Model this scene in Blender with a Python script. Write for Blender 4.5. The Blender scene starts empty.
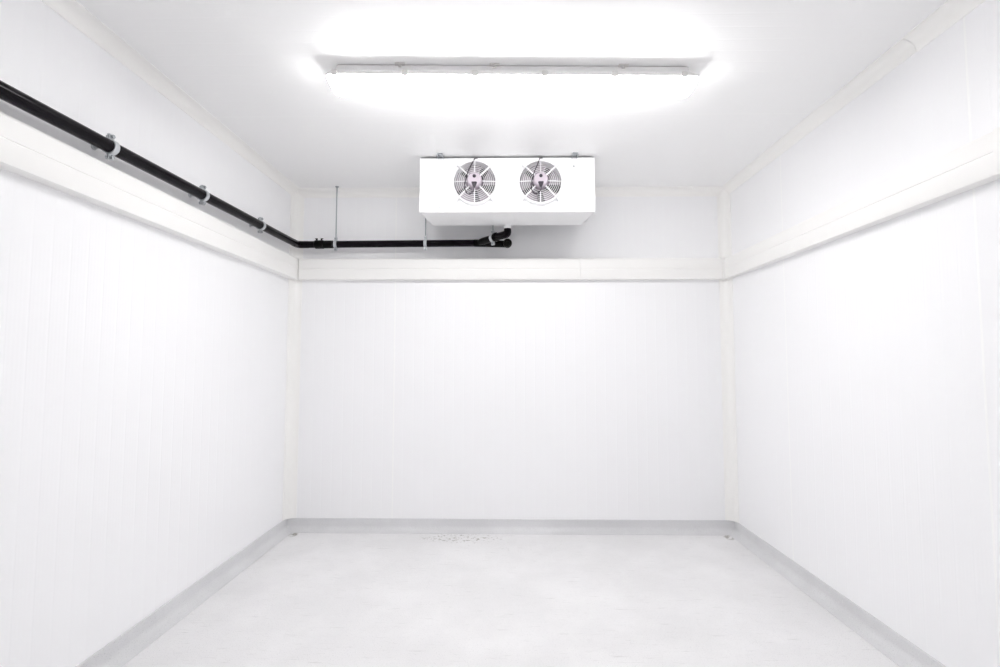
import bpy, bmesh, math, random
from mathutils import Vector, Matrix
random.seed(4)
S = bpy.context.scene
C = S.collection
PI = math.pi

# ------------------------------------------------------------------ room size (metres)
XL, XR, YB, YF, H = -1.4825, 1.5145, 3.36, -1.9, 2.324
CAM_Z = 1.1249

# ------------------------------------------------------------------ materials
def new_mat(name, col=(.8, .8, .8), rough=.5, metal=0., spec=.5):
    m = bpy.data.materials.new(name); m.use_nodes = True
    b = m.node_tree.nodes['Principled BSDF']
    b.inputs['Base Color'].default_value = (*col, 1)
    b.inputs['Roughness'].default_value = rough
    b.inputs['Metallic'].default_value = metal
    b.inputs['Specular IOR Level'].default_value = spec
    return m

def math_node(nt, op, a, b=None, c=None):
    n = nt.nodes.new('ShaderNodeMath'); n.operation = op
    for i, v in enumerate((a, b, c)):
        if v is None: continue
        if isinstance(v, (int, float)): n.inputs[i].default_value = v
        else: nt.links.new(v, n.inputs[i])
    return n.outputs[0]

def smooth(nt, v, a, b):
    n = nt.nodes.new('ShaderNodeMapRange'); n.interpolation_type = 'SMOOTHSTEP'
    nt.links.new(v, n.inputs[0]); n.inputs[1].default_value = a; n.inputs[2].default_value = b
    return n.outputs[0]

def mixc(nt, f, a, b):
    n = nt.nodes.new('ShaderNodeMix'); n.data_type = 'RGBA'
    if isinstance(f, (int, float)): n.inputs[0].default_value = f
    else: nt.links.new(f, n.inputs[0])
    for i, v in ((6, a), (7, b)):
        if isinstance(v, tuple): n.inputs[i].default_value = (*v, 1)
        else: nt.links.new(v, n.inputs[i])
    return n.outputs[2]

def noise(nt, vec, scale, detail=3, rough=.5):
    n = nt.nodes.new('ShaderNodeTexNoise'); n.inputs['Scale'].default_value = scale
    n.inputs['Detail'].default_value = detail; n.inputs['Roughness'].default_value = rough
    nt.links.new(vec, n.inputs['Vector']); return n.outputs['Fac']

PITCH = 1.1 / 16
def panel_mat(name, axis, joints_at, col, rough=.34, strength=.28, span=1.1):
    """coated sandwich panel: fine parallel ribs and a sealed joint every 1.1 m"""
    m = new_mat(name, col, rough); nt = m.node_tree; b = nt.nodes['Principled BSDF']
    g = nt.nodes.new('ShaderNodeNewGeometry'); sp = nt.nodes.new('ShaderNodeSeparateXYZ')
    nt.links.new(g.outputs['Position'], sp.inputs[0])
    c = math_node(nt, 'SUBTRACT', sp.outputs[axis], joints_at - span * 10)
    # distance to the nearest rib line / joint line
    rib = math_node(nt, 'PINGPONG', c, PITCH / 2)
    joint = math_node(nt, 'PINGPONG', c, span / 2)
    ribm = math_node(nt, 'SUBTRACT', 1.0, smooth(nt, rib, .0012, .0050))
    jm = math_node(nt, 'SUBTRACT', 1.0, smooth(nt, joint, .0026, .0052))
    # fine micro lining between the ribs
    mic = math_node(nt, 'SINE', math_node(nt, 'MULTIPLY', c, 2 * PI / (PITCH / 5)))
    hgt = math_node(nt, 'ADD', math_node(nt, 'MULTIPLY', ribm, -1.0), math_node(nt, 'MULTIPLY', mic, .12))
    hgt = math_node(nt, 'ADD', hgt, math_node(nt, 'MULTIPLY', jm, 1.6))
    bp = nt.nodes.new('ShaderNodeBump'); bp.inputs['Strength'].default_value = strength
    bp.inputs['Distance'].default_value = .0012
    nt.links.new(hgt, bp.inputs['Height']); nt.links.new(bp.outputs[0], b.inputs['Normal'])
    nz = noise(nt, g.outputs['Position'], 1.7, 2)
    base = mixc(nt, nz, tuple(v * .985 for v in col), col)
    nt.links.new(mixc(nt, jm, base, (.975, .975, .97)), b.inputs['Base Color'])
    return m

WALL_COL = (.94, .94, .952)
M = {}
M['back'] = panel_mat('panel_back', 0, -.771, WALL_COL, strength=.2, span=4.4)
M['left'] = panel_mat('panel_left', 1, 1.36, WALL_COL, span=4.4)
M['right'] = panel_mat('panel_right', 1, 1.588, WALL_COL)
M['ceil'] = panel_mat('panel_ceiling', 1, 2.325, (.96, .96, .96), .38, .2)
M['trim'] = new_mat('cream_plastic_trim', (.940, .932, .915), .42)
M['rail'] = new_mat('cream_plastic_rail', (.915, .908, .892), .45)
M['seal'] = new_mat('seam_shadow_line', (.42, .41, .39), .7)
M['white'] = new_mat('white_enamelled_metal', (.93, .93, .94), .35)
M['tray'] = new_mat('white_tray_metal', (.88, .88, .885), .4)
M['alu'] = new_mat('dull_aluminium', (.42, .43, .44), .45, .8)
M['galv'] = new_mat('galvanised_steel', (.62, .64, .66), .34, .85)
M['rod'] = new_mat('threaded_rod_steel', (.42, .44, .46), .4, .7)
M['pipe'] = new_mat('black_plastic_pipe', (.003, .0014, .0036), .26, 0, .14)
M['fitting'] = new_mat('black_plastic_fitting', (.002, .002, .0022), .35, 0, .12)
M['cap'] = new_mat('black_end_cap', (.012, .0115, .009), .45, 0, .2)
M['motor'] = new_mat('lilac_grey_motor', (.52, .46, .52), .45, .1)
M['darkplastic'] = new_mat('dark_motor_plastic', (.03, .022, .035), .5)
M['inside'] = new_mat('fan_throat_grey', (.085, .078, .085), .6)
M['blade'] = new_mat('aluminium_fan_blade', (.40, .36, .40), .4, .2)
M['wire'] = new_mat('white_coated_wire', (.86, .85, .87), .4)
M['lamp_body'] = new_mat('pale_lamp_housing', (.92, .91, .905), .45)
M['clip'] = new_mat('translucent_clip', (.78, .76, .75), .4)
M['door'] = new_mat('white_door_skin', (.85, .85, .86), .4)

def emit_mat(name, strength, col=(1, 1, 1)):
    m = new_mat(name, (.9, .9, .9), .3); b = m.node_tree.nodes['Principled BSDF']
    b.inputs['Emission Color'].default_value = (*col, 1); b.inputs['Emission Strength'].default_value = strength
    return m
M['diffuser'] = emit_mat('lit_opal_diffuser', 15.0, (1, .995, .985))

# pipe: faint lengthwise wear
def pipe_detail(m):
    nt = m.node_tree; b = nt.nodes['Principled BSDF']
    g = nt.nodes.new('ShaderNodeNewGeometry')
    n = noise(nt, g.outputs['Position'], 38, 3)
    nt.links.new(math_node(nt, 'MULTIPLY_ADD', n, .12, .16), b.inputs['Roughness'])
pipe_detail(M['pipe'])

# floor: speckled grey anti-slip vinyl with scuffs and dirt by the back skirting
def floor_mat(name, dirt, base=(.79, .785, .79)):
    m = new_mat(name, base, .5); nt = m.node_tree; b = nt.nodes['Principled BSDF']
    g = nt.nodes.new('ShaderNodeNewGeometry'); pos = g.outputs['Position']
    big = noise(nt, pos, 2.3, 5, .6)
    c = mixc(nt, smooth(nt, big, .35, .68), tuple(v * .955 for v in base), tuple(v * 1.03 for v in base))
    sp = noise(nt, pos, 240, 2)
    c = mixc(nt, math_node(nt, 'MULTIPLY', smooth(nt, sp, .60, .70), .42), c, (.34, .34, .35))
    c = mixc(nt, math_node(nt, 'MULTIPLY', smooth(nt, noise(nt, pos, 170, 1), .66, .74), .4), c, (.88, .88, .87))
    if dirt:
        # pale scratches stretched along x
        mp = nt.nodes.new('ShaderNodeMapping'); mp.inputs['Scale'].default_value = (5, 42, 1)
        mp.inputs['Rotation'].default_value = (0, 0, .25); nt.links.new(pos, mp.inputs[0])
        sc = noise(nt, mp.outputs[0], 1.6, 5, .7)
        c = mixc(nt, math_node(nt, 'MULTIPLY', smooth(nt, sc, .58, .70), .45), c, (.50, .50, .49))
        # dirt spots: centre, radius, threshold
        for (x, y, rx, ry, th, k) in ((-.30, 3.22, .32, .10, .55, .9), (.0, 3.10, .45, .25, .63, .8), (-1.395, 3.265, .035, .045, .44, .9),
                                      (1.43, 3.265, .035, .06, .46, .7), (1.25, 3.16, .22, .12, .62, .5), (-1.05, 2.2, .5, .8, .70, .45),
                                      (.95, 2.35, .5, .5, .71, .5), (.1, 1.9, 1.0, .5, .72, .5)):
            d = nt.nodes.new('ShaderNodeVectorMath'); d.operation = 'SUBTRACT'; nt.links.new(pos, d.inputs[0])
            d.inputs[1].default_value = (x, y, 0)
            s = nt.nodes.new('ShaderNodeVectorMath'); s.operation = 'DIVIDE'; nt.links.new(d.outputs[0], s.inputs[0])
            s.inputs[1].default_value = (rx, ry, 1)
            ln = nt.nodes.new('ShaderNodeVectorMath'); ln.operation = 'LENGTH'; nt.links.new(s.outputs[0], ln.inputs[0])
            near = math_node(nt, 'SUBTRACT', 1.0, smooth(nt, ln.outputs['Value'], .45, 1.0))
            nn = noise(nt, pos, 46 if rx > .07 else 30, 4, .7)
            f = math_node(nt, 'MULTIPLY', math_node(nt, 'MULTIPLY', near, smooth(nt, nn, th, th + .06)), k)
            c = mixc(nt, f, c, (.24, .225, .185))
    nt.links.new(c, b.inputs['Base Color'])
    bp = nt.nodes.new('ShaderNodeBump'); bp.inputs['Strength'].default_value = .15; bp.inputs['Distance'].default_value = .001
    nt.links.new(sp, bp.inputs['Height']); nt.links.new(bp.outputs[0], b.inputs['Normal'])
    return m
M['floor'] = floor_mat('speckled_vinyl_floor', True)
M['skirt'] = floor_mat('speckled_vinyl_skirting', False, (.70, .70, .712))
M['skirt'].node_tree.nodes['Principled BSDF'].inputs['Roughness'].default_value = .36

# ------------------------------------------------------------------ helpers
def tag(o, label=None, cat=None, group=None, kind=None):
    if label: o['label'] = label
    if cat: o['category'] = cat
    if group: o['group'] = group
    if kind: o['kind'] = kind
    return o

def obj(name, bm, mat, parent=None, smooth_angle=None, bevel=0):
    bmesh.ops.recalc_face_normals(bm, faces=bm.faces)
    me = bpy.data.meshes.new(name)
    if smooth_angle is not None:
        for f in bm.faces: f.smooth = True
        for e in bm.edges:
            if len(e.link_faces) == 2 and e.calc_face_angle(0) > smooth_angle: e.smooth = False
    bm.to_mesh(me); bm.free()
    me.materials.append(mat)
    o = bpy.data.objects.new(name, me); C.objects.link(o)
    if parent is not None:
        o.parent = parent
        o.matrix_parent_inverse = parent_world(parent).inverted()
    if bevel:
        md = o.modifiers.new('bevel', 'BEVEL'); md.width = bevel; md.segments = 2; md.limit_method = 'ANGLE'
        md.harden_normals = False
    return o

def parent_world(p):
    m = Matrix.LocRotScale(p.location, p.rotation_euler, p.scale)
    if p.parent: return parent_world(p.parent) @ p.matrix_parent_inverse @ m
    return m

def empty(name, loc, label, cat, group=None):
    o = bpy.data.objects.new(name, None); C.objects.link(o); o.location = loc; o.empty_display_size = .05
    return tag(o, label, cat, group)

def struct(name, bm, mat, label=None, sa=None, bevel=0, parent=None):
    o = obj(name, bm, mat, parent, sa, bevel)
    if parent is None: tag(o, label, None, None, 'structure')
    return o

def box(bm, x0, x1, y0, y1, z0, z1):
    r = bmesh.ops.create_cube(bm, size=1)
    bmesh.ops.scale(bm, vec=(x1 - x0, y1 - y0, z1 - z0), verts=r['verts'])
    bmesh.ops.translate(bm, vec=((x0 + x1) / 2, (y0 + y1) / 2, (z0 + z1) / 2), verts=r['verts'])
    return bm

def rot_box(bm, centre, size, mat3):
    r = bmesh.ops.create_cube(bm, size=1)
    bmesh.ops.scale(bm, vec=size, verts=r['verts'])
    bmesh.ops.transform(bm, matrix=Matrix.Translation(centre) @ mat3.to_4x4(), verts=r['verts'])
    return bm

def frame(d):
    d = Vector(d).normalized(); a = Vector((0, 0, 1)) if abs(d.z) < .9 else Vector((0, 1, 0))
    u = a.cross(d).normalized(); return u, d.cross(u), d

def prism(bm, prof, to3d_a, to3d_b):
    """close a profile between two end mappings"""
    A = [bm.verts.new(to3d_a(*p)) for p in prof]; B = [bm.verts.new(to3d_b(*p)) for p in prof]
    n = len(prof)
    for i in range(n): bm.faces.new((A[i], A[(i + 1) % n], B[(i + 1) % n], B[i]))
    bm.faces.new(A); bm.faces.new(B[::-1]); return bm

def tube(bm, pts, r, seg=24, cap=True, inner=None):
    pts = [Vector(p) for p in pts]; rings = []
    u = None
    for i, p in enumerate(pts):
        d = (pts[min(i + 1, len(pts) - 1)] - pts[max(i - 1, 0)]).normalized()
        if u is None: u = frame(d)[0]
        u = (u - d * u.dot(d)).normalized(); v = d.cross(u)
        rr = r[i] if isinstance(r, (list, tuple)) else r
        rings.append([bm.verts.new(p + u * rr * math.cos(2 * PI * k / seg) + v * rr * math.sin(2 * PI * k / seg)) for k in range(seg)])
    for A, B in zip(rings, rings[1:]):
        for k in range(seg): bm.faces.new((A[k], A[(k + 1) % seg], B[(k + 1) % seg], B[k]))
    if cap: bm.faces.new(rings[0][::-1]); bm.faces.new(rings[-1])
    return bm

def rounded(pts, rad, n=8):
    """polyline with filleted corners"""
    pts = [Vector(p) for p in pts]; out = [pts[0]]
    for i in range(1, len(pts) - 1):
        p = pts[i]; a = (pts[i - 1] - p); b = (pts[i + 1] - p)
        t = min(rad, a.length * .49, b.length * .49)
        A = p + a.normalized() * t; B = p + b.normalized() * t
        for k in range(n + 1):
            s = k / n; out.append(A * (1 - s) ** 2 + p * 2 * s * (1 - s) + B * s * s)
    return out + [pts[-1]]

def lathe(bm, prof, c, d, seg=32, arc=1.0, closed=True):
    """profile of (radius, along) turned round axis d at c; closed profile"""
    u, v, w = frame(d); c = Vector(c); rings = []
    n = seg if arc == 1.0 else int(seg * arc) + 1
    for k in range(n):
        a = 2 * PI * arc * k / (n if arc == 1.0 else n - 1)
        rings.append([bm.verts.new(c + (u * math.cos(a) + v * math.sin(a)) * r + w * t) for r, t in prof])
    m = len(prof)
    for k in range(n if arc == 1.0 else n - 1):
        A, B = rings[k], rings[(k + 1) % n]
        for i in range(m if closed else m - 1):
            bm.faces.new((A[i], A[(i + 1) % m], B[(i + 1) % m], B[i]))
    bmesh.ops.remove_doubles(bm, verts=bm.verts, dist=1e-6)
    return bm

def disc_cyl(bm, c, d, r, h, seg=24, bev=.0):
    """solid turned cylinder from c along d"""
    u, v, w = frame(d); c = Vector(c)
    prof = [(r - bev, 0), (r, bev), (r, h - bev), (r - bev, h)] if bev else [(r, 0), (r, h)]
    rings = [[bm.verts.new(c + (u * math.cos(2 * PI * k / seg) + v * math.sin(2 * PI * k / seg)) * pr + w * t) for k in range(seg)] for pr, t in prof]
    for A, B in zip(rings, rings[1:]):
        for k in range(seg): bm.faces.new((A[k], A[(k + 1) % seg], B[(k + 1) % seg], B[k]))
    bm.faces.new(rings[0][::-1]); bm.faces.new(rings[-1]); return bm

# ------------------------------------------------------------------ the room shell
T = .1
struct('floor', box(bmesh.new(), XL - T, XR + T, YF - T, YB + T, -T, 0), M['floor'], 'pale grey speckled vinyl floor of the cold room')
struct('ceiling', box(bmesh.new(), XL - T, XR + T, YF - T, YB + T, H, H + T), M['ceil'], 'white ribbed panel ceiling above the lamp')
struct('wall_back', box(bmesh.new(), XL - T, XR + T, YB, YB + T, 0, H), M['back'], 'white ribbed panel wall facing the camera')
struct('wall_left', box(bmesh.new(), XL - T, XL, YF, YB, 0, H), M['left'], 'white ribbed panel wall carrying the black pipe')
struct('wall_right', box(bmesh.new(), XR, XR + T, YF, YB, 0, H), M['right'], 'white ribbed panel wall on the right side')
# wall behind the camera with a closed insulated door
DX0, DX1, DH = -.55, .65, 2.05
bm = bmesh.new()
box(bm, XL - T, DX0, YF - T, YF, 0, H); box(bm, DX1, XR + T, YF - T, YF, 0, H); box(bm, DX0, DX1, YF - T, YF, DH, H)
struct('wall_front', bm, M['back'], 'white panel wall behind the camera around the door')
d = struct('door_1', box(bmesh.new(), DX0 + .004, DX1 - .004, YF - .09, YF - .01, .006, DH - .004), M['door'], 'white insulated cold room door behind the camera', None, .004)
bm = bmesh.new(); tube(bm, rounded([(.52, YF - .005, .95), (.52, YF + .06, .95), (.52, YF + .06, 1.2), (.52, YF - .005, 1.2)], .02), .01, 12)
obj('door_handle', bm, M['galv'], d, .6)

# skirting: coved vinyl running up the walls
HS, BS = .080, .0589
def skirt_profile():
    p = [(0, 0), (0, HS), (.004, HS), (.006, HS - .003)]
    n = 9
    p += [(.006, .034)]
    for k in range(1, n + 1):
        a = PI / 2 * k / n
        p.append((.006 + (BS - .006) * (1 - math.cos(a)), .034 * (1 - math.sin(a)) + .0025))
    p += [(BS, 0)]
    return p
SP = skirt_profile()
def mitre_strip(name, prof, side, mat, label, sa=.5, y0=YF, y1=YB, x0=XL, x1=XR, cut0=0, cut1=1):
    """prof = (distance from the wall, height above base); mitred where two walls meet"""
    bm = bmesh.new()
    if side == 'left': prism(bm, prof, lambda o, z: (XL + o, y0 + o * cut0, z), lambda o, z: (XL + o, y1 - o * cut1, z))
    if side == 'right': prism(bm, prof, lambda o, z: (XR - o, y0 + o * cut0, z), lambda o, z: (XR - o, y1 - o * cut1, z))
    if side == 'back': prism(bm, prof, lambda o, z: (x0 + o * cut0, YB - o, z), lambda o, z: (x1 - o * cut1, YB - o, z))
    if side == 'front': prism(bm, prof, lambda o, z: (x0 + o * cut0, YF + o, z), lambda o, z: (x1 - o * cut1, YF + o, z))
    return struct(name, bm, mat, label, sa)
mitre_strip('baseboard_left', SP, 'left', M['skirt'], 'grey coved vinyl skirting along the left wall', cut0=1)
mitre_strip('baseboard_right', SP, 'right', M['skirt'], 'grey coved vinyl skirting along the right wall', cut0=1)
mitre_strip('baseboard_back', SP, 'back', M['skirt'], 'grey coved vinyl skirting along the back wall', cut0=1)

# concave plastic coving
def cove(a, n=8, bow=.16, lip=.003):
    pts = [(0, 0), (a, 0), (a, lip)]
    P0, P1, P2 = Vector((a - .002, lip)), Vector((a * bow, a * bow)), Vector((lip, a - .002))
    for k in range(n + 1):
        s = k / n; q = P0 * (1 - s) ** 2 + P1 * 2 * s * (1 - s) + P2 * s * s; pts.append((q.x, q.y))
    pts += [(lip, a), (0, a)]
    return pts
AC = .0514
CP = [(o, H - z) for o, z in cove(AC)]
mitre_strip('trim_1', CP, 'left', M['trim'], 'cream coving between the ceiling and the left wall', cut0=1)
mitre_strip('trim_2', CP, 'back', M['trim'], 'cream coving between the ceiling and the back wall', cut0=1)
YJ = 1.775
mitre_strip('trim_3', CP, 'right', M['trim'], 'cream coving over the right wall, far length beyond the seam', y0=YJ + .0015)
CP2 = [(o, H - z) for o, z in cove(AC + .003)]
mitre_strip('trim_4', CP2, 'right', M['trim'], 'cream coving over the right wall, near length before the seam', y1=YJ - .0015, cut1=0, cut0=1)
mitre_strip('trim_5', CP, 'front', M['trim'], 'cream coving between the ceiling and the wall behind the camera', cut0=1)
RZ0, RZ1 = 1.690, 1.8370
for n, xw, s, a, side in ((6, XL, 1, .0655, 'left'), (7, XR, -1, .0627, 'right')):
    bm = bmesh.new(); pr = cove(a)
    prism(bm, pr, lambda o, q: (xw + s * o, YB - q, HS), lambda o, q: (xw + s * o, YB - q, H - .004))
    struct('trim_%d' % n, bm, M['trim'], 'cream vertical coving in the %s back corner' % side, .5)

# ------------------------------------------------------------------ bumper rails round the walls
def rail_profile(t, z0=RZ0, z1=RZ1):
    zm = z0 + .0725
    return [(0, z0 + .002), (t - .012, z0), (t - .003, z0 + .003), (t, z0 + .012),
            (t, zm - .003), (t - .0022, zm - .001), (t - .0022, zm + .001), (t, zm + .003),
            (t, z1 - .010), (t - .003, z1 - .003), (t - .012, z1), (0, z1)]
def flat_profile(t, z0=RZ0, z1=RZ1):
    e = .0035
    return [(0, z0 - e), (t - .010, z0 - e), (t + e - .003, z0), (t + e, z0 + .012), (t + e, z1 - .010), (t + e - .003, z1), (t - .010, z1 + e), (0, z1 + e)]
TL, TB, TR = .050, .046, .046
LB = (1.6885, 1.8350); LR_ = (1.688, 1.8285)
def seg_x(bm, prof, x0, x1, c0=0, c1=0):
    return prism(bm, prof, lambda o, z: (x0 + o * c0, YB - o, z), lambda o, z: (x1 - o * c1, YB - o, z))
def seg_y(bm, prof, wall, s, y0, y1, c1=0):
    return prism(bm, prof, lambda o, z: (wall + s * o, y0, z), lambda o, z: (wall + s * o, y1 - o * c1, z))
r = empty('bumper_rail', (XL, 1.1, RZ0), 'cream plastic bumper rail on the left wall under the long black pipe', 'bumper rail')
obj('rail_section', seg_y(bmesh.new(), rail_profile(TL), XL, 1, YF, YB - TB - .018), M['rail'], r, .4)
bm = seg_y(bmesh.new(), flat_profile(TL - .002), XL, 1, YB - TB - .018, YB - .001)
obj('corner_piece', bm, M['rail'], r, .4)
r = empty('bumper_rail', (0, YB, RZ0), 'cream plastic bumper rail across the back wall below the cooler', 'bumper rail')
XS = .497
x_end = XR - TR - .012
obj('rail_section', seg_x(bmesh.new(), rail_profile(TB, *LB), XL + TL + .0072, XS - .001), M['rail'], r, .4)
obj('rail_section', seg_x(bmesh.new(), rail_profile(TB - .0015, *LB), XS + .001, x_end), M['rail'], r, .4)
r = empty('bumper_rail', (XR, 1.1, RZ0), 'cream plastic bumper rail running along the right wall', 'bumper rail')
obj('rail_section', seg_y(bmesh.new(), rail_profile(TR, *LR_), XR, -1, 1.469, YB - TB - .003), M['rail'], r, .4)
obj('rail_section', seg_y(bmesh.new(), rail_profile(TR, *LR_), XR, -1, YF, 1.40), M['rail'], r, .4)
obj('joint_cover', seg_y(bmesh.new(), flat_profile(TR, *LR_), XR, -1, 1.401, 1.468), M['rail'], r, .4)
bm = box(bmesh.new(), x_end + .001, XR - .001, YB - TB - .002, YB - .001, RZ0 - .003, RZ1 + .003)
obj('corner_piece', bm, M['trim'], r, None, .004)

# ------------------------------------------------------------------ ceiling lamp
LC = Vector((.0235, 1.967, 0)); LR = Matrix.Rotation(.022, 3, 'Z')
lamp = empty('ceiling_lamp', (LC.x, LC.y, H), 'long lit white strip lamp with opal cover fixed to the ceiling', 'lamp')
def loft_box(bm, levels, seg=5):
    """levels: (half length, half depth, corner radius, z) rounded rectangles stacked"""
    rings = []
    for hx, hy, rc, z in levels:
        ring = []
        for cx, cy, a0 in ((hx - rc, hy - rc, 0), (-hx + rc, hy - rc, PI / 2), (-hx + rc, -hy + rc, PI), (hx - rc, -hy + rc, 3 * PI / 2)):
            for k in range(seg + 1):
                a = a0 + PI / 2 * k / seg
                v = LR @ Vector((cx + rc * math.cos(a), cy + rc * math.sin(a), 0))
                ring.append(bm.verts.new((LC.x + v.x, LC.y + v.y, z)))
        rings.append(ring)
    n = len(rings[0])
    for A, B in zip(rings, rings[1:]):
        for k in range(n): bm.faces.new((A[k], A[(k + 1) % n], B[(k + 1) % n], B[k]))
    bm.faces.new(rings[0]); bm.faces.new(rings[-1][::-1]); return bm
obj('housing', loft_box(bmesh.new(), [(.714, .046, .012, H - .003), (.722, .050, .014, H - .026), (.748, .063, .018, H - .042), (.752, .067, .02, H - .047), (.752, .067, .02, H - .053)]), M['lamp_body'], lamp, .5)
obj('diffuser', loft_box(bmesh.new(), [(.749, .065, .02, H - .0535), (.746, .062, .022, H - .064), (.741, .055, .024, H - .077), (.732, .044, .024, H - .085), (.716, .030, .02, H - .089)]), M['diffuser'], lamp, .6)
for s in (-1, 1):
    for k in range(6):
        x = -.712 + k * .2795
        bm = bmesh.new()
        c = Vector((LC.x, LC.y, H - .049)) + LR @ Vector((x, s * .0688, 0))
        rot_box(bm, c, (.024, .005, .022), LR)
        rot_box(bm, c + LR @ Vector((0, -s * .004, .011)), (.018, .012, .004), LR)
        obj('clip', bm, M['clip'], lamp, None, .001)
for x in (-.455, -.075, .445):
    bm = bmesh.new(); c = Vector((LC.x, LC.y, H - .003)) + LR @ Vector((x, -.050, 0))
    rot_box(bm, c, (.04, .022, .004), LR); rot_box(bm, c + Vector((0, -.002, -.006)), (.012, .008, .010), LR)
    obj('mounting_bracket', bm, M['clip'], lamp, None, .0008)

# ------------------------------------------------------------------ evaporator cooler
X0, X1, Y0, Y1, Z0, Z1 = -.5078, .5088, 2.80, 3.15, 1.994, 2.3125
FANS = ((-.1855, 2.1615), (.1925, 2.1615)); FR = .1125; FS = 1.155
cooler = empty('evaporator_cooler', (0, 2.9, Z0), 'white ceiling cooler unit with two round fan grilles', 'cooler')
def hole_plate(bm, x0, x1, z0, z1, holes, y, th, seg=48):
    """plate with round holes: each hole sits in a square cell"""
    bounds = [x0, 0.0, x1]
    for (cx, cz), xa, xb in zip(holes, bounds, bounds[1:]):
        per = []
        for k in range(seg):
            a = 2 * PI * (k + .5) / seg; dx, dz = math.cos(a), math.sin(a)
            tx = ((xb - cx) / dx if dx > 0 else (xa - cx) / dx) if abs(dx) > 1e-9 else 1e9
            tz = ((z1 - cz) / dz if dz > 0 else (z0 - cz) / dz) if abs(dz) > 1e-9 else 1e9
            t = min(tx, tz); per.append((cx + dx * t, cz + dz * t, math.atan2(dz, dx) % (2 * PI)))
        for yy in (y, y + th):
            inn = [bm.verts.new((cx + FR * FS * math.cos(2 * PI * (k + .5) / seg), yy, cz + FR * FS * math.sin(2 * PI * (k + .5) / seg))) for k in range(seg)]
            out = [bm.verts.new((p[0], yy, p[1])) for p in per]
            for k in range(seg):
                j = (k + 1) % seg
                a0, a1 = per[k][2], per[j][2] + (2 * PI if per[j][2] < per[k][2] else 0)
                corner = None
                for qx in (xa, xb):
                    for qz in (z0, z1):
                        ac = math.atan2(qz - cz, qx - cx) % (2 * PI)
                        for add in (0, 2 * PI):
                            if a0 < ac + add < a1: corner = (qx, qz)
                vs = [inn[k], out[k]]
                if corner: vs.append(bm.verts.new((corner[0], yy, corner[1])))
                vs += [out[j], inn[j]]
                bm.faces.new(vs)
            if yy == y: front = inn
            else:
                for k in range(seg): bm.faces.new((front[k], front[(k + 1) % seg], inn[(k + 1) % seg], inn[k]))
    bmesh.ops.remove_doubles(bm, verts=bm.verts, dist=1e-5)
    return bm
obj('front_panel', hole_plate(bmesh.new(), X0, X1, Z0, Z1, FANS, Y0, .003), M['white'], cooler)
bm = bmesh.new()
box(bm, X0, X0 + .002, Y0 + .0035, Y1, Z0 + .03, Z1); box(bm, X1 - .002, X1, Y0 + .0035, Y1, Z0 + .03, Z1)
box(bm, X0 + .002, X1 - .002, Y0 + .0035, Y1, Z1 - .003, Z1 - .001)
box(bm, X0 + .002, X1 - .002, Y1 - .14, Y1 - .135, Z0 + .035, Z1 - .004)
obj('casing', bm, M['white'], cooler)
# finned coil block showing at the back
bm = bmesh.new()
for k in range(60):
    x = X0 + .02 + k * (X1 - X0 - .04) / 59
    box(bm, x - .0006, x + .0006, Y1 - .13, Y1 - .004, Z0 + .045, Z1 - .012)
obj('coil_fins', bm, M['alu'], cooler)
bm = box(bmesh.new(), X0 + .004, X1 - .004, Y0 + .004, Y1 + .002, Z1 + .0002, Z1 + .0045)
obj('top_flange', bm, M['alu'], cooler)
# sloping drip tray
bm = bmesh.new(); zb = 2.013
q = [(Y0 + .004, Z0), (Y0 + .004, Z0 + .028), (Y1, Z0 + .06), (Y1, zb)]
prism(bm, q, lambda y, z: (X0 + .003 + (y - Y0) * .07, y, z), lambda y, z: (X1 - .003 - (y - Y0) * .07, y, z))
obj('drip_tray', bm, M['tray'], cooler, None, .003)
bm = bmesh.new(); qq = [(Y0 + .12, 1.9), (Y0 + .13, 1.8), (Y1 - .001, 1.8), (Y1 - .001, 1.9)]
def under(y): return Z0 + (y - Y0 - .004) / (Y1 - Y0 - .004) * (zb - Z0)
a_, b_ = Y0 + .10, Y1 - .002
qq = [(a_, under(a_) - .0006), (a_ + .02, under(a_ + .02) - .0065), (b_, under(b_) - .0065), (b_, under(b_) - .0006)]
prism(bm, qq, lambda y, z: (-.085 + (y - a_) * .02, y, z), lambda y, z: (.040 - (y - a_) * .02, y, z))
obj('sump', bm, M['tray'], cooler, .5)
DO = (.004, 3.112)
bm = bmesh.new(); disc_cyl(bm, (DO[0], DO[1], 1.980), (0, 0, 1), .0225, .026, 24, .001)
obj('drain_outlet', bm, M['white'], cooler, .5)
# ceiling brackets: small bent straps
for x in (-.3845, .3915):
    bm = bmesh.new(); w = .005; ya = Y0 - .05; zt = H - .0006
    pr = [(-.017, Z1 - .004), (-.017 + w, Z1 - .004), (-.014 + w, zt - w), (.014 - w, zt - w), (.017 - w, Z1 - .004), (.017, Z1 - .004), (.015, zt), (-.015, zt)]
    prism(bm, pr, lambda a, z: (x + a, ya, z), lambda a, z: (x + a, Y0 + .02, z))
    o = obj('mounting_bracket', bm, M['rod'], cooler)
for x, z in ((-.391, 2.023), (.002, 2.023), (.393, 2.023), (.388, 2.262)):
    bm = bmesh.new(); disc_cyl(bm, (x, Y0, z), (0, -1, 0), .0052, .0025, 10, .0008)
    obj('screw', bm, M['rod'], cooler)
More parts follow.
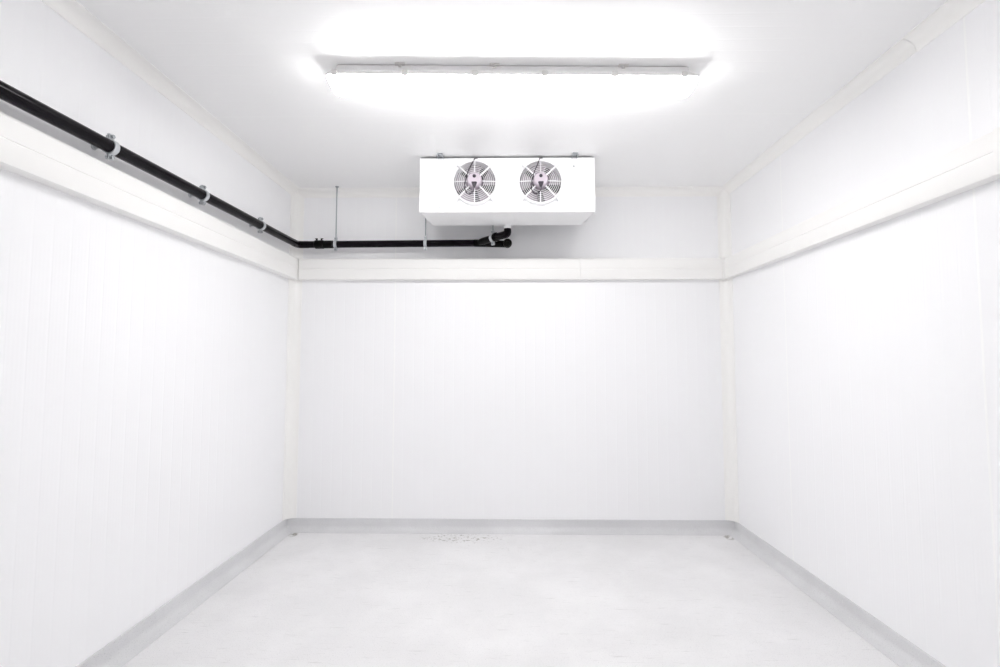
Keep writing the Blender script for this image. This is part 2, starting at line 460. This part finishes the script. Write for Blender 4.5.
# fans
def build_fan(cx, cz):
    bm = bmesh.new()   # throat: short tube with a rolled rim and a dim back
    lathe(bm, [(FR + .006, -.0002), (FR + .006, -.003), (FR + .0015, -.004), (FR - .002, -.026), (FR - .0065, -.026), (FR - .005, .03), (FR - .006, .05), (FR - .003, .05), (FR - .001, .001)], (cx, Y0, cz), (0, 1, 0), 64)
    fan = obj('fan', bm, M['white'], cooler, .6)
    bm = bmesh.new(); disc_cyl(bm, (cx, Y0 + .060, cz), (0, 1, 0), FR + .004, .004, 48)
    obj('back_plate', bm, M['inside'], fan)
    # guard: concentric wires on a shallow basket + radial wires
    bm = bmesh.new()
    def dome(r): return -.025 - .010 * (1 - (r / FR) ** 2) if r < FR else -.002
    rr = [.0485 + i * .0092 for i in range(7)]
    for r_ in rr:
        y = Y0 + dome(r_); n = 56; rw = .0014
        ring = [Vector((cx + r_ * math.cos(2 * PI * k / n), y, cz + r_ * math.sin(2 * PI * k / n))) for k in range(n)]
        loops = []
        for k in range(n):
            rad = (ring[k] - Vector((cx, y, cz))).normalized()
            loops.append([bm.verts.new(ring[k] + rad * rw * math.cos(2 * PI * j / 6) + Vector((0, 1, 0)) * rw * math.sin(2 * PI * j / 6)) for j in range(6)])
        for k in range(n):
            A, B = loops[k], loops[(k + 1) % n]
            for j in range(6): bm.faces.new((A[j], A[(j + 1) % 6], B[(j + 1) % 6], B[j]))
    for k in range(8):
        a = PI / 4 * k; dx, dz = math.cos(a), math.sin(a)
        pts = [(cx + dx * r_, Y0 + dome(r_) - .002, cz + dz * r_) for r_ in ((.034, .05, .07, .09, FR - .004) if k % 2 == 0 else (.034, .05, .07, .09, FR - .002, FR + .012))]
        tube(bm, pts, .0026 if k % 2 == 0 else .0042, 6)
    obj('fan_guard', bm, M['wire'], fan, .9)
    # motor standing proud of the guard
    bm = bmesh.new(); mz = cz + .002
    lathe(bm, [(0, -.058), (.031, -.058), (.0355, -.054), (.037, -.046), (.037, -.012), (.032, .02), (0, .02)], (cx, Y0, mz), (0, 1, 0), 40, closed=False)
    obj('motor', bm, M['motor'], fan, .7)
    bm = bmesh.new(); disc_cyl(bm, (cx, Y0 - .058, cz + .017), (0, -1, 0), .0085, .004, 20, .001)
    obj('motor_plug', bm, M['darkplastic'], fan, .6)
    bm = bmesh.new(); yy = Y0 - .0585
    prism(bm, [(-.014, -.014), (.014, -.014), (.011, -.024), (.003, -.042), (-.003, -.042), (-.011, -.024)], lambda a, b: (cx + a, yy, cz + b), lambda a, b: (cx + a * .8, yy - .010, cz + b))
    obj('cable_gland', bm, M['darkplastic'], fan)
    # five blades behind the guard
    for k in range(5):
        a0 = 2 * PI * k / 5 + .35; bm = bmesh.new(); g = []
        for i in range(6):
            r_ = .034 + i * .0145; row = []
            for j in range(7):
                s = j / 6 - .5; wdt = .75 + .16 * i / 5
                a = a0 + s * wdt + .10 * i / 5
                row.append(bm.verts.new((cx + r_ * math.cos(a), Y0 + .030 + s * .026, cz + r_ * math.sin(a))))
            g.append(row)
        for A, B in zip(g, g[1:]):
            for j in range(6): bm.faces.new((A[j], A[j + 1], B[j + 1], B[j]))
        o = obj('blade', bm, M['blade'], fan, 1.2)
        md = o.modifiers.new('thickness', 'SOLIDIFY'); md.thickness = .0016
    # black flex from the top edge, round the motor and back up into the gland
    pts = [(cx + .004, Y0 - .002, cz + .131), (cx - .002, Y0 - .012, cz + .123), (cx - .012, Y0 - .034, cz + .092), (cx - .026, Y0 - .050, cz + .055),
           (cx - .040, Y0 - .056, cz + .012), (cx - .047, Y0 - .054, cz - .026), (cx - .045, Y0 - .052, cz - .050), (cx - .032, Y0 - .056, cz - .070),
           (cx - .015, Y0 - .062, cz - .071), (cx - .003, Y0 - .068, cz - .058), (cx, Y0 - .070, cz - .036)]
    P = [Vector(p) for p in pts]; out = []
    for i in range(len(P) - 1):
        p0, p1, p2, p3 = P[max(i - 1, 0)], P[i], P[i + 1], P[min(i + 2, len(P) - 1)]
        for k in range(5):
            t = k / 5
            out.append(.5 * ((2 * p1) + (-p0 + p2) * t + (2 * p0 - 5 * p1 + 4 * p2 - p3) * t * t + (-p0 + 3 * p1 - 3 * p2 + p3) * t ** 3))
    out.append(P[-1])
    bm = bmesh.new(); tube(bm, out, .0023, 8); tube(bm, [(cx + .012, Y0 - .003, cz + .130), (cx - .003, Y0 - .003, cz + .130)], .0025, 8)
    obj('power_cable', bm, M['darkplastic'], fan, .8)
    for sx in (-1, 1):
        for sz in (-1, 1):
            bm = bmesh.new(); c = (cx + sx * .089, Y0, cz + sz * .089)
            disc_cyl(bm, c, (0, -1, 0), .0040, .003, 10, .0008)
            obj('screw', bm, M['rod'], fan)
for cx, cz in FANS:
    before = set(C.objects)
    build_fan(cx, cz)
    piv = Vector((cx, Y0, cz))
    for o in set(C.objects) - before:
        o.data.transform(Matrix.Translation(piv) @ Matrix.Scale(FS, 4) @ Matrix.Translation(-piv))

# ------------------------------------------------------------------ black drain pipe
R_ = .0235
XP, YP = -1.420, 3.280
def zl(y): return 1.887 + (y - 1.316) * (1.922 - 1.887) / (3.28 - 1.316)
def zb_(x): return 1.922 + (x - XP) * .0065
pipe = empty('drain_pipe', (XP, YP, zl(YP)), 'black plastic drain pipe along the left wall, round the corner to the cooler', 'pipe')
y_start = YF + .002
main = rounded([(XP, y_start, zl(y_start)), (XP, YP, 1.922), (-1.30, YP, zb_(-1.30))], .055, 10)
obj('pipe_run', tube(bmesh.new(), main[:2] if False else [main[0], (XP, YP - .06, zl(YP - .06))], R_, 32), M['pipe'], pipe, .6)
el = rounded([(XP, YP - .07, zl(YP - .07)), (XP, YP, 1.922), (XP + .07, YP, zb_(XP + .07))], .058, 12)
obj('elbow', tube(bmesh.new(), el, R_ + .0008, 32), M['pipe'], pipe, .6)
obj('pipe_run', tube(bmesh.new(), [(XP + .06, YP, zb_(XP + .06)), (-.215, YP, zb_(-.215))], R_, 32), M['pipe'], pipe, .6)
# small bright moulding mark on the elbow's outlet
# sleeve coupling with two lugs
bm = bmesh.new()
tube(bm, [(-1.303, YP, zb_(-1.303)), (-1.2985, YP, zb_(-1.3)), (-1.2445, YP, zb_(-1.245)), (-1.240, YP, zb_(-1.24))], [R_ + .001, R_ + .0055, R_ + .0055, R_ + .001], 32)
tube(bm, [(-1.240, YP, zb_(-1.24)), (-1.18, YP, zb_(-1.18))], R_ + .0028, 32)
for x in (-1.288, -1.256):
    disc_cyl(bm, (x, YP - .006, zb_(x) + R_), (0, 0, 1), .0058, .017, 14, .001)
    disc_cyl(bm, (x + (.006 if x > -1.27 else -.006), YP - .006, zb_(x) + R_ + .013), (1 if x > -1.27 else -1, 0, .4), .003, .006, 10)
obj('coupling', bm, M['fitting'], pipe, .6)
# wye: straight leg to the capped end and a branch coming forward
xe, ye = .004, 3.262
bm = bmesh.new()
tube(bm, [(-.225, YP, zb_(-.225)), (-.218, YP, zb_(-.218)), (-.06, YP, zb_(-.06) - .006), (xe, YP, 1.9215)], [R_ - .001, R_ + .0012, R_ + .0005, R_ - .001], 28)
B0 = Vector((-.200, YP - .004, 1.929)); B1 = Vector((-.0645, 3.150, 1.939))
bd = (B1 - B0).normalized()
tube(bm, [B0 + bd * .02, B0 + bd * .06, B1 - bd * .04, B1 - bd * .004], [R_ - .004, R_, R_, R_ + .001], 28)
obj('branch_fitting', bm, M['fitting'], pipe, .7)
bm = bmesh.new()
tube(bm, [(xe, YP + .01, 1.9215), (xe, ye - .016, 1.9205)], R_ + .001, 28)
obj('end_elbow', bm, M['fitting'], pipe, .6)
bm = bmesh.new()
lathe(bm, [(0, -.010), (.012, -.010), (.014, -.006), (.022, -.006), (.024, -.011), (.0285, -.010), (.0295, -.004), (.0295, .012), (0, .012)], (xe, ye - .018, 1.9205), (0, 1, 0), 36, closed=False)
obj('end_cap', bm, M['cap'], pipe, .6)
bm = bmesh.new()
tube(bm, [B1 - bd * .022, B1 - bd * .019, B1 - bd * .001, B1 + bd * .002], [R_ + .001, R_ + .0062, R_ + .0062, R_ + .001], 28)
obj('collar', bm, M['fitting'], pipe, .6)
top = Vector((DO[0], DO[1], 1.9805))
e0 = B1 - bd * .002
bend = Vector((DO[0], DO[1], 1.947))
pts = rounded([e0, bend, top], .045, 10)
bm = bmesh.new(); tube(bm, pts, [R_ + .0008] * (len(pts) - 1) + [R_ - .001], 28)
obj('outlet_bend', bm, M['pipe'], pipe, .7)

# ------------------------------------------------------------------ galvanised clamps and hangers
def ring_clamp(parent, c, d, ear_dir, rin=R_ + .0006, w=.022, th=.0035, name='ring'):
    """two-part ring round axis d with a flanged ear and bolt on both ends of ear_dir"""
    c = Vector(c); d = Vector(d).normalized(); e = Vector(ear_dir).normalized(); s = d.cross(e)
    bm = bmesh.new()
    lathe(bm, [(rin, -w / 2), (rin + th, -w / 2), (rin + th, w / 2), (rin, w / 2)], c, d, 32)
    m3 = Matrix((d, s, e)).transposed()
    for sg in (-1, 1):
        for off in (-.0032, .0032):
            rot_box(bm, c + e * sg * (rin + th + .008) + s * off, (w, .003, .020), m3)
    obj(name, bm, M['galv'], parent, .5)
    for sg in (-1, 1):
        bm = bmesh.new(); cc = c + e * sg * (rin + th + .010)
        disc_cyl(bm, cc - s * .011, s, .0035, .022, 10)
        disc_cyl(bm, cc - s * .013, s, .0072, .0055, 6)
        disc_cyl(bm, cc + s * .0065, s, .0072, .0055, 6)
        obj('bolt', bm, M['rod'], parent)
for y, lab in ((1.700, 'galvanised pipe clamp with bolts on the left wall, nearest the camera'),
               (2.235, 'galvanised pipe clamp on the left wall, middle of the three there'),
               (2.775, 'galvanised pipe clamp on the left wall, nearest the back corner')):
    z = zl(y)
    cl = empty('pipe_clamp', (XL, y, z), lab, 'pipe clamp', 'pipe clamps along the left wall')
    ring_clamp(cl, (XP, y, z), (0, 1, .018), (0, 0, 1))
    bm = bmesh.new(); disc_cyl(bm, (XL + .004, y, z), (1, 0, 0), .0055, XP - R_ - XL - .006, 14)
    obj('stud', bm, M['rod'], cl, .6)
    bm = bmesh.new(); disc_cyl(bm, (XL + .0005, y, z), (1, 0, 0), .011, .004, 20)
    obj('wall_plate', bm, M['galv'], cl, None, .0008)
def hanger(x, y, zc_, label, d=(1, 0, 0), rin=R_ + .0006, ear=(0, 0, 1)):
    h = empty('pipe_hanger', (x, y, H), label, 'pipe hanger', 'rod hangers of the pipe on the back wall')
    ring_clamp(h, (x, y, zc_), d, ear, rin, .020)
    bm = bmesh.new(); zt = H - .004; z0 = zc_ + rin + .012
    tube(bm, [(x, y, z0), (x, y, zt)], .0042, 12)
    obj('rod', bm, M['rod'], h, .8)
    bm = bmesh.new(); disc_cyl(bm, (x, y, H - .0035), (0, 0, 1), .0125, .003, 24); disc_cyl(bm, (x, y, H - .0095), (0, 0, 1), .008, .006, 6)
    obj('ceiling_washer', bm, M['rod'], h)
    bm = bmesh.new(); disc_cyl(bm, (x, y, z0 + .006), (0, 0, 1), .0078, .009, 6)
    obj('nut', bm, M['galv'], h)
    return h
hanger(-1.160, YP, zb_(-1.160), 'steel rod hanger fully visible up to the ceiling, beside the pipe coupling')
hanger(-.551, YP, zb_(-.551), 'steel rod hanger mostly hidden behind the left end of the cooler')
Bc = B0 + bd * (B1 - B0).length * .80
h = hanger(Bc.x, Bc.y, Bc.z, 'steel hanger with tilted bright clamp on the branch below the cooler drain', tuple(bd), R_ + .0016)

# ------------------------------------------------------------------ light and camera
w = bpy.data.worlds.new('world'); S.world = w; w.use_nodes = True
w.node_tree.nodes['Background'].inputs[0].default_value = (.9, .92, 1, 1)
w.node_tree.nodes['Background'].inputs[1].default_value = .6

yaw, pitch, roll, f = -.0141, .0588, .0009, 492.04
fw = Vector((math.sin(yaw) * math.cos(pitch), math.cos(yaw) * math.cos(pitch), math.sin(pitch)))
rt = Vector((math.cos(yaw), -math.sin(yaw), 0)); up = rt.cross(fw)
c_, s_ = math.cos(roll), math.sin(roll)
rt, up = rt * c_ + up * s_, up * c_ - rt * s_
cam = bpy.data.cameras.new('camera'); co = bpy.data.objects.new('camera', cam); C.objects.link(co)
mw = Matrix((rt, up, -fw)).transposed().to_4x4(); mw.translation = (0, 0, CAM_Z); co.matrix_world = mw
cam.sensor_width = 36; cam.lens = f * 36 / 1000; cam.clip_start = .02
S.camera = co
S.cycles.max_bounces = 16; S.cycles.diffuse_bounces = 14; S.cycles.glossy_bounces = 6
S.view_settings.view_transform = 'Standard'; S.view_settings.look = 'None'
S.view_settings.exposure = 1.15; S.view_settings.gamma = 1; S.view_settings.use_curve_mapping = False
